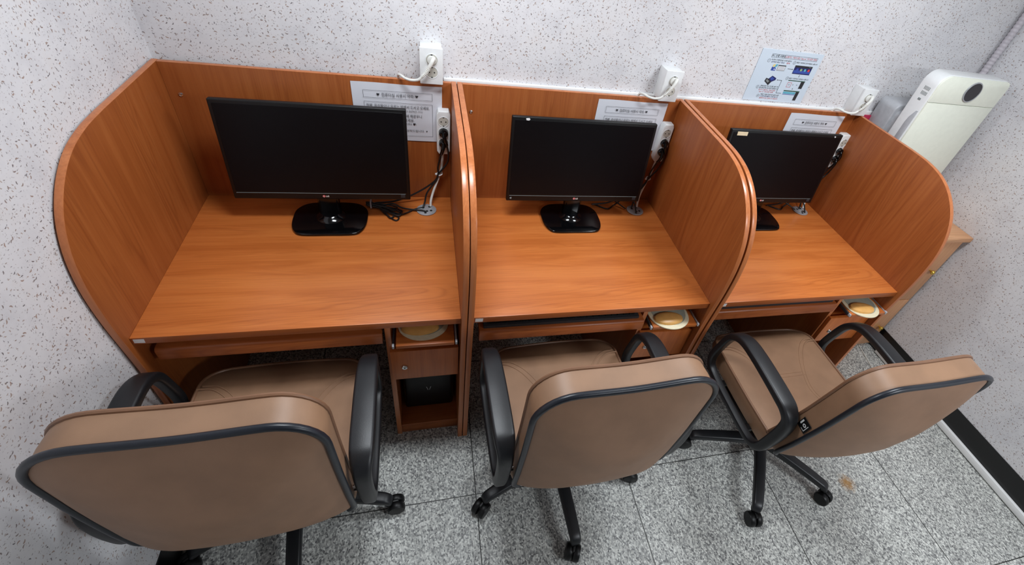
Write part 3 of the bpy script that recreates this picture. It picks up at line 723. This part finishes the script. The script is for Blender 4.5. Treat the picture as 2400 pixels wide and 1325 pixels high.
make_keyboard('black keyboard on the sliding tray of the right desk', 2.188, -0.582)
t = thing('computer_tower', 'small black computer tower in the open bay of the left desk', 'computer', (0.776, -0.36, 0.0625))
b = BM(); box(b, -0.098, 0.098, -0.215, 0.28, 0, 0.29, 0.012, 3); obj('case', b, M['dark'], t)
b = BM(); box(b, -0.088, 0.088, -0.218, -0.213, 0.012, 0.28, 0.003); fr = obj('front_panel', b, M['matte'], t)
b = BM(); 
for s in (-1, 1): quad(b, [(s*0.010, 0.150), (s*0.007, 0.150), (s*0.0015, 0.128), (s*0.004, 0.128)], -0.2186)
obj('emblem', b, M['greyp'], fr, smooth=False)

# ------------------------------------------------------------------ cabinet, appliance, folders at the right
t = thing('side_cabinet', 'pale wood cabinet with brass knobs between the right desk and the wall', 'cabinet', (3.06, -0.20, 0))
b = BM(); box(b, -0.265, 0.285, -0.232, 0.215, 0.0, 0.828, 0.001); obj('cabinet_body', b, M['palez'], t)
b = BM(); box(b, -0.268, 0.312, -0.262, 0.218, 0.828, 0.852, 0.001); obj('cabinet_top', b, M['pale'], t)
for z0, z1, kz in ((0.412, 0.824, 0.632), (0.030, 0.406, 0.188)):
    b = BM(); box(b, -0.262, 0.284, -0.250, -0.2325, z0, z1, 0.001); d_ = obj('cabinet_door', b, M['palez'], t)
    b = BM(); lathe(b, [(0.0, -0.026), (0.008, -0.025), (0.0125, -0.020), (0.0125, -0.015), (0.008, -0.010), (0.0045, -0.008), (0.0045, 0.0)], 20, (0.233, -0.250, kz), 'y'); obj('knob', b, M['brass'], d_)
# appliance
t = thing('air_purifier', 'tall cream and white appliance with round dark display on the cabinet', 'appliance', (3.045, -0.16, 0.8525))
hw = 0.195; yf = -0.040; yb = 0.042; top = 0.661
def rr_out(x0, x1, z0, z1, rl, rr_, k=8):
    out = [(x0, z0), (x1, z0)]
    for i in range(k+1): a = i*PI/2/k; out.append((x1-rr_+rr_*math.cos(a), z1-rr_+rr_*math.sin(a)))
    for i in range(k+1): a = PI/2+i*PI/2/k; out.append((x0+rl+rl*math.cos(a), z1-rl+rl*math.sin(a)))
    return out
b = BM(); prism(b, rr_out(-hw-0.004, hw, 0, top, 0.055, 0.03), 'y', yf+0.005, yb, 0.006, 3); body = obj('body', b, M['white'], t)
b = BM(); prism(b, rr_out(-hw, hw, 0.0, 0.5435, 0.001, 0.001, 1), 'y', yf-0.002, yf+0.006, 0.002, 2); obj('front_panel', b, M['cream'], t)
b = BM(); prism(b, rr_out(-hw, hw, 0.5455, top-0.003, 0.05, 0.026), 'y', yf-0.002, yf+0.006, 0.002, 2); tp = obj('control_panel', b, M['cream'], t)
b = BM(); lathe(b, [(0.0, -0.0030), (0.0385, -0.0030), (0.0385, -0.001), (0.0, -0.001)], 40, (0.006, yf-0.002, 0.6035), 'y'); obj('display', b, M['disp'], tp)
b = BM(); prof = [(0.0385, -0.001), (0.0390, -0.0045), (0.0415, -0.0048), (0.0435, -0.003), (0.0435, 0.0)]
rings = [[b.verts.new((0.006+r_*math.cos(2*PI*k/40), yf-0.002+h, 0.6035+r_*math.sin(2*PI*k/40))) for k in range(40)] for r_, h in prof]
for i in range(len(prof)-1):
    for k in range(40): b.faces.new((rings[i][k], rings[i][(k+1) % 40], rings[i+1][(k+1) % 40], rings[i+1][k]))
obj('display_ring', b, M['silver'], tp)
b = BM()
for row, zz in enumerate((0.583, 0.562)):
    for k in range(5): box(b, -hw-0.0052, -hw-0.0035, -0.016+k*0.0062, -0.0135+k*0.0062, zz, zz+0.014)
box(b, -hw-0.0056, -hw-0.0035, -0.006, 0.008, 0.538, 0.547, 0.001); obj('side_vent', b, M['inkgrey'], t)
b = BM(); prism(b, [(-0.030, 0.50), (-0.020, 0.498), (-0.006, 0.465), (-0.002, 0.44), (-0.002, 0.10), (-0.030, 0.10)], 'x', -hw-0.0052, -hw-0.0036, 0.0005); obj('side_recess', b, M['greyp'], t)
b = BM(); prism(b, rr_out(-0.196, 0.10, 0.0, 0.482, 0.03, 0.02), 'y', 0.075, 0.178, 0.006, 3); prism(b, rr_out(-0.180, 0.10, 0.0, 0.46, 0.03, 0.02), 'y', 0.040, 0.078); obj('rear_housing', b, M['greyp'], t)
# red folders
random.seed(5)
for i, (dy, m_, hgt, lab) in enumerate(((0.0, 'crimson', 0.385, 'crimson folder standing frontmost of the three on the cabinet'), (0.010, 'pink', 0.380, 'pink folder standing between two crimson folders on the cabinet'), (0.019, 'crimson', 0.374, 'crimson folder standing against the back wall on the cabinet'))):
    b = BM(); box(b, 0, 0.105, 0, 0.0075, 0, hgt, 0.001)
    for zz in range(3): box(b, 0.002, 0.103, -0.0006, 0.0, hgt-0.02-0.012*zz, hgt-0.016-0.012*zz)
    o = obj('paper_folder', b, M[m_]); o.location = (2.79, 0.0105+dy, 0.8525)
    tag(o, lab, 'folder')
# white cord on the floor
b = BM(); tube(b, [(3.284, -0.445, 0.0035), (3.272, -0.50, 0.0035), (3.262, -0.54, 0.0035), (3.246, -0.60, 0.0035), (3.22, -0.68, 0.0035)], 0.0032, 8, 5)
tag(obj('floor_cord', b, M['cord_white']), 'thin white cord lying on the floor in front of the pale cabinet', 'cord')

# ------------------------------------------------------------------ office chairs
def rim_y(z):
    pts = [(0.40, -0.222), (0.47, -0.232), (0.60, -0.249), (0.75, -0.262), (0.90, -0.270), (1.02, -0.272)]
    if z <= pts[0][0]: return pts[0][1]
    for (a, p), (c, q) in zip(pts, pts[1:]):
        if z <= c: return p+(q-p)*(z-a)/(c-a)
    return pts[-1][1]
def back_outline(k=1.0, n=9, grow=0.0):
    hw = 0.2475+grow; zt = 1.003+grow; zb = 0.462-grow; R = 0.095; Rb = 0.04
    P = []
    for i in range(13): # bottom, left to right, sagging
        u = -1+2*i/12; P.append(((hw-Rb)*u, zb-0.035*(1-u*u)))
    for i in range(1, 6): a = -PI/2+PI/2*i/5; P.append((hw-Rb+Rb*math.cos(a), zb+Rb+Rb*math.sin(a)))
    for i in range(1, 9): P.append((hw, zb+Rb+(zt-R-zb-Rb)*i/9))
    for i in range(0, 9): a = PI/2*i/8; P.append((hw-R+R*math.cos(a), zt-R+R*math.sin(a)))
    for i in range(1, 12): u = 1-2*i/12; P.append(((hw-R)*u, zt-0.006*(1-u*u)**2))
    for i in range(0, 9): a = PI/2+PI/2*i/8; P.append((-hw+R+R*math.cos(a), zt-R+R*math.sin(a)))
    for i in range(1, 9): P.append((-hw, zt-R-(zt-R-zb-Rb)*i/9))
    for i in range(0, 5): a = PI+PI/2*i/5; P.append((-hw+Rb+Rb*math.cos(a), zb+Rb+Rb*math.sin(a)))
    return P
def pillow(bm, outline, yfun, bulge, sgn, cz, rings=9, mi=0):
    """dome over an outline; returns outer ring"""
    R = []
    for j in range(rings+1):
        s = 1-j/(rings+0.0) if j < rings else 0.0
        s = max(s, 0.02)
        ring = []
        for x, z in outline:
            xx = x*s; zz = cz+(z-cz)*s
            ring.append(bm.verts.new((xx, yfun(zz)+sgn*bulge(s, zz), zz)))
        R.append(ring)
    n = len(outline)
    for j in range(rings):
        for k in range(n):
            f = bm.faces.new((R[j][k], R[j][(k+1) % n], R[j+1][(k+1) % n], R[j+1][k])); f.material_index = mi
    f = bm.faces.new(R[-1]); f.material_index = mi
    return R[0]
def skin_between(bm, A, B, mi=0):
    n = len(A)
    for k in range(n):
        f = bm.faces.new((A[k], A[(k+1) % n], B[(k+1) % n], B[k])); f.material_index = mi

THK = 0.072
def make_chair(label, loc, rotz, leg_deg, dy_up=0.0, lean=0.0, tag_=None, swivel=0.0):
    t = thing('office_chair', label, 'chair', loc, rotz, 'tan office chairs at the study desks')
    L = Matrix.Translation((0, dy_up, 0.45)) @ Matrix.Rotation(lean, 4, 'X') @ Matrix.Translation((0, 0, -0.45))
    U = Matrix.Translation((0, dy_up, 0))
    # ---- backrest
    out = back_outline()
    b = BM()
    rear = pillow(b, out, rim_y, lambda s, z: 0.078*(1-s**2.0)**0.9*(1.0-0.25*max(0, (z-0.75)/0.25)), -1, 0.68)
    for f in b.faces: f.material_index = 1
    nf = len(b.faces)
    ins = [(x*0.985, z+0.004) for x, z in out]
    mid = [b.verts.new((x*1.006, rim_y(z)+THK*0.5, z+0.001)) for x, z in out]
    skin_between(b, rear, mid)
    fr = pillow(b, ins, lambda z: rim_y(z)+THK, lambda s, z: 0.022*(1-s**2.4), 1, 0.72)
    skin_between(b, mid, fr)
    bmesh.ops.transform(b, matrix=L, verts=b.verts[:])
    bk = obj('backrest', b, [M['leather'], M['leather_back']], t)
    b = BM(); P = [Vector((x*1.0, rim_y(z)+THK, z)) for x, z in ins]
    sweep(b, P, lambda i, q: circ(0.0055, 8), closed=True); bmesh.ops.transform(b, matrix=L, verts=b.verts[:]); obj('piping', b, M['leather_pipe'], bk)
    b = BM(); n = len(out)
    idx = list(range(14, n-1))      # black trim: right side, top, left side
    P = [Vector((out[i][0]*1.008, rim_y(out[i][1])-0.001, out[i][1]+0.002)) for i in idx]
    sweep(b, P, lambda i, q: [(0.0085*math.cos(2*PI*k/12), 0.0085*math.sin(2*PI*k/12)) for k in range(12)])
    bmesh.ops.transform(b, matrix=L, verts=b.verts[:]); obj('edge_trim', b, M['rubber'], bk)
    # ---- seat
    def seat_outline(g=0.0):
        hw = 0.242+g; yf = 0.300+g; yb = -0.205; R = 0.085
        P = [(hw-0.02, yb), (hw, yb+0.02)]
        P += [(hw+0.004*math.sin(PI*i/6), yb+0.02+(yf-R-yb-0.02)*i/6) for i in range(1, 7)]
        for i in range(1, 8): a = PI/2*i/7; P.append((hw-R+R*math.cos(a), yf-R+R*math.sin(a)))
        for i in range(1, 8): u = 1-2*i/8; P.append(((hw-R)*u, yf+0.010*(1-u*u)))
        for i in range(0, 8): a = PI/2+PI/2*i/7; P.append((-hw+R+R*math.cos(a), yf-R+R*math.sin(a)))
        P += [(-hw-0.004*math.sin(PI*i/6), yf-R-(yf-R-yb-0.02)*i/6) for i in range(0, 6)]
        P += [(-hw, yb+0.02), (-hw+0.02, yb)]
        P += [((-hw+0.02)+(2*hw-0.04)*i/8, yb) for i in range(1, 8)]
        return P
    def seat_z(x, y):
        return 0.486-0.010*math.exp(-((y-0.02)/0.16)**2)*(1-(x/0.25)**2)-0.035*max(0, (y-0.20)/0.11)**2
    so = seat_outline(); b = BM()
    R = []
    for s in [1, 0.97, 0.9, 0.8, 0.65, 0.5, 0.35, 0.2, 0.03]:
        R.append([b.verts.new((x*s, 0.05+(y-0.05)*s, seat_z(x*s, 0.05+(y-0.05)*s)+0.006*(1-s**6)-0.004)) for x, y in so])
    for A, B2 in zip(R, R[1:]): skin_between(b, B2, A)
    b.faces.new(R[-1])
    m1_ = [b.verts.new((x*1.02, 0.05+(y-0.05)*1.02, seat_z(x, y)-0.035)) for x, y in so]
    m2_ = [b.verts.new((x*0.97, 0.05+(y-0.05)*0.97, 0.395)) for x, y in so]
    skin_between(b, R[0], m1_); skin_between(b, m1_, m2_); b.faces.new(m2_)
    bmesh.ops.transform(b, matrix=U, verts=b.verts[:]); st = obj('seat', b, M['leather'], t)
    b = BM(); sweep(b, [Vector((x*1.003, 0.05+(y-0.05)*1.003, seat_z(x, y)-0.003)) for x, y in so], lambda i, q: circ(0.005, 8), closed=True)
    bmesh.ops.transform(b, matrix=U, verts=b.verts[:]); obj('piping', b, M['leather_pipe'], st)
    # stitched seams, padded ridges on the seat
    b = BM()
    for s in (-1, 1):
        for off in (0.0, 0.017):
            P = [(0.243, 0.205), (0.20, 0.200), (0.155, 0.165), (0.115, 0.105), (0.085, 0.04), (0.070, -0.02), (0.078, -0.07), (0.11, -0.14)]
            Q = catmull([(s*(x-off*0.8), y+off*(0.6 if y > 0.1 else 0.0), 0) for x, y in P], 6)
            Q = [Vector((p.x, p.y, seat_z(p.x, p.y)+0.0005)) for p in Q]
            sweep(b, Q, lambda i, q: circ(0.0032, 6))
    for y0 in (0.045, 0.060):
        Q = [Vector((x/100, y0, seat_z(x/100, y0)+0.0005)) for x in range(-8, 9)]
        sweep(b, Q, lambda i, q: circ(0.003, 6))
    bmesh.ops.transform(b, matrix=U, verts=b.verts[:]); obj('seam', b, M['leather'], st)
    b = BM(); box(b, -0.21, 0.21, -0.17, 0.24, 0.380, 0.398, 0.008); box(b, -0.09, 0.09, -0.14, 0.12, 0.335, 0.385, 0.012)
    bmesh.ops.transform(b, matrix=U, verts=b.verts[:]); obj('seat_pan', b, M['black'], t)
    b = BM(); tube(b, [(0.06, 0.06, 0.36), (0.16, 0.07, 0.355), (0.25, 0.075, 0.35)], 0.005, 8, 4); box(b, 0.235, 0.29, 0.065, 0.088, 0.342, 0.356, 0.004)
    bmesh.ops.transform(b, matrix=U, verts=b.verts[:]); obj('height_lever', b, M['black'], t)
    # ---- back support bar
    b = BM(); P = catmull([(0, -0.10, 0.384), (0, -0.17, 0.386), (0, -0.222, 0.408), (0, -0.238, 0.45), (0, -0.238, 0.56)], 5)
    sweep(b, P, lambda i, q: rrect(0.085, 0.022, 0.008), up=Vector((1, 0, 0)).cross(Vector((0, 1, 0))).normalized() if False else None)
    bmesh.ops.transform(b, matrix=U, verts=b.verts[:]); obj('back_bracket', b, M['black'], t)
    # ---- armrests, closed loops
    ring = [(0.186, 0.490, .032, .028), (0.168, 0.590, .034, .028), (0.150, 0.640, .040, .028), (0.118, 0.676, .050, .029), (0.070, 0.696, .058, .030), (0.0, 0.700, .061, .030), (-0.08, 0.697, .062, .030), (-0.150, 0.692, .062, .031), (-0.192, 0.684, .058, .033),
            (-0.220, 0.655, .046, .038), (-0.224, 0.600, .040, .040), (-0.216, 0.520, .036, .038), (-0.202, 0.455, .034, .034), (-0.172, 0.422, .031, .028), (-0.12, 0.412, .030, .026), (-0.02, 0.412, .030, .026), (0.08, 0.416, .030, .026), (0.150, 0.424, .030, .028), (0.178, 0.445, .031, .028)]
    for s in (-1, 1):
        b = BM(); n_ = len(ring); K = 5
        path = catmull([(s*0.285-s*0.0, y, z) for y, z, _, _ in ring], K, True)
        wds = catmull([(a, c, 0) for _, _, a, c in ring], K, True)
        sweep(b, path, lambda i, q: [(v, u) for u, v in rrect(wds[i].x, wds[i].y, min(wds[i].y, wds[i].x)*0.27, 3)], up=Vector((1, 0, 0)), closed=True)
        if s < 0: pass
        bmesh.ops.transform(b, matrix=U, verts=b.verts[:]); ar = obj('armrest', b, M['black'], t)
        b = BM()
        for yy in (-0.10, 0.10): box(b, min(s*0.20, s*0.282), max(s*0.20, s*0.282), yy-0.013, yy+0.013, 0.388, 0.398, 0.002)
        bmesh.ops.transform(b, matrix=U, verts=b.verts[:]); obj('arm_bracket', b, M['black'], ar)
        b = BM(); lathe(b, [(0.0, -0.006), (0.006, -0.006), (0.0075, -0.003), (0.0075, 0.0), (0.003, 0.0)], 12, (s*0.262, 0, 0), 'x')
        lathe(b, [(0.0085, -0.001), (0.0085, 0.022*1), (0.0, 0.022)], 12, (s*0.262-(0.022 if s > 0 else 0.0), -0.205, 0.535), 'x')
        bmesh.ops.delete(b, geom=[v for v in b.verts if v.co.y > -0.15], context='VERTS')
        bmesh.ops.transform(b, matrix=U, verts=b.verts[:]); obj('arm_bolt', b, M['chrome'], ar)
    if tag_:
        b = BM(); X = -0.2515
        box(b, X-0.0012, X+0.0004, -0.244, -0.206, 0.668, 0.716, 0.0004, 1)
        bmesh.ops.transform(b, matrix=L, verts=b.verts[:]); tg = obj('brand_tag', b, M['matte'], bk)
        b = BM(); Y = X-0.0016
        def yq(y0, y1, z0, z1): b.faces.new([b.verts.new((Y, y, z)) for y, z in ((y0, z0), (y1, z0), (y1, z1), (y0, z1))])
        yq(-0.238, -0.2358, 0.674, 0.706); yq(-0.238, -0.224, 0.674, 0.6762); yq(-0.215, -0.2095, 0.684, 0.706)
        for k in range(16):
            a, c = 2*PI*k/16, 2*PI*(k+1)/16
            b.faces.new([b.verts.new((Y, -0.2265+r_*math.cos(q), 0.693+r_*math.sin(q))) for r_, q in ((0.0032, a), (0.0070, a), (0.0070, c), (0.0032, c))])
        bmesh.ops.transform(b, matrix=L, verts=b.verts[:]); obj('tag_mark', b, M['white'], tg, smooth=False)
    # ---- column and five star base
    b = BM(); lathe(b, [(0.026, 0.075), (0.026, 0.20), (0.022, 0.20), (0.022, 0.34), (0.0, 0.34)], 20); obj('gas_column', b, M['black'], t)
    b = BM(); lathe(b, [(0.0, 0.070), (0.046, 0.072), (0.050, 0.085), (0.048, 0.118), (0.036, 0.132), (0.027, 0.134)], 24); obj('base_hub', b, M['black'], t)
    for k in range(5):
        a = math.radians(leg_deg+72*k)-rotz; Rm = Matrix.Rotation(a, 4, 'Z')
        b = BM(); P = catmull([(0.035, 0, 0.108), (0.12, 0, 0.108), (0.22, 0, 0.100), (0.275, 0, 0.093), (0.298, 0, 0.089), (0.308, 0, 0.080), (0.309, 0, 0.068)], 4)
        wl = lambda q: 0.048-0.012*q
        sweep(b, P, lambda i, q: [(u, v) for u, v in rrect(wl(q), 0.034-0.006*q, 0.009, 3)], up=Vector((0, 0, 1)))
        bmesh.ops.transform(b, matrix=Rm, verts=b.verts[:]); lg = obj('leg', b, M['black'], t)
        b = BM(); rr = random.uniform(-0.5, 0.5)+a; Cm = Matrix.Translation(Rm @ Vector((0.312, 0, 0))) @ Matrix.Rotation(rr, 4, 'Z')
        for sx in (-1, 1):
            lathe(b, [(0.0, 0.004), (0.029, 0.004), (0.031, 0.008), (0.031, 0.020), (0.028, 0.026), (0.014, 0.028), (0.0, 0.028)] if sx > 0 else [(0.0, -0.004), (0.029, -0.004), (0.031, -0.008), (0.031, -0.020), (0.028, -0.026), (0.014, -0.028), (0.0, -0.028)], 20, (0.020, 0, 0.0312), 'y')
        lathe(b, [(0.011, 0.034), (0.011, 0.075)], 12, (0, 0, 0)); box(b, -0.008, 0.030, -0.0045, 0.0045, 0.026, 0.066, 0.002)
        bmesh.ops.transform(b, matrix=Cm, verts=b.verts[:]); obj('caster', b, M['matte'], lg)
    return t
make_chair('tan office chair with black arms beside the left wall, pulled up to the left desk', (0.324, -0.892, 0), math.radians(0.5), 204.5)
make_chair('tan office chair with black arms at the middle desk, between the other chairs', (1.262, -0.894, 0), math.radians(1.5), 200.5)
make_chair('tan office chair at the right desk, backrest leaning back with small black tag', (2.207, -0.956, 0), math.radians(0.5), 238.0, 0.035, math.radians(5.5), True)
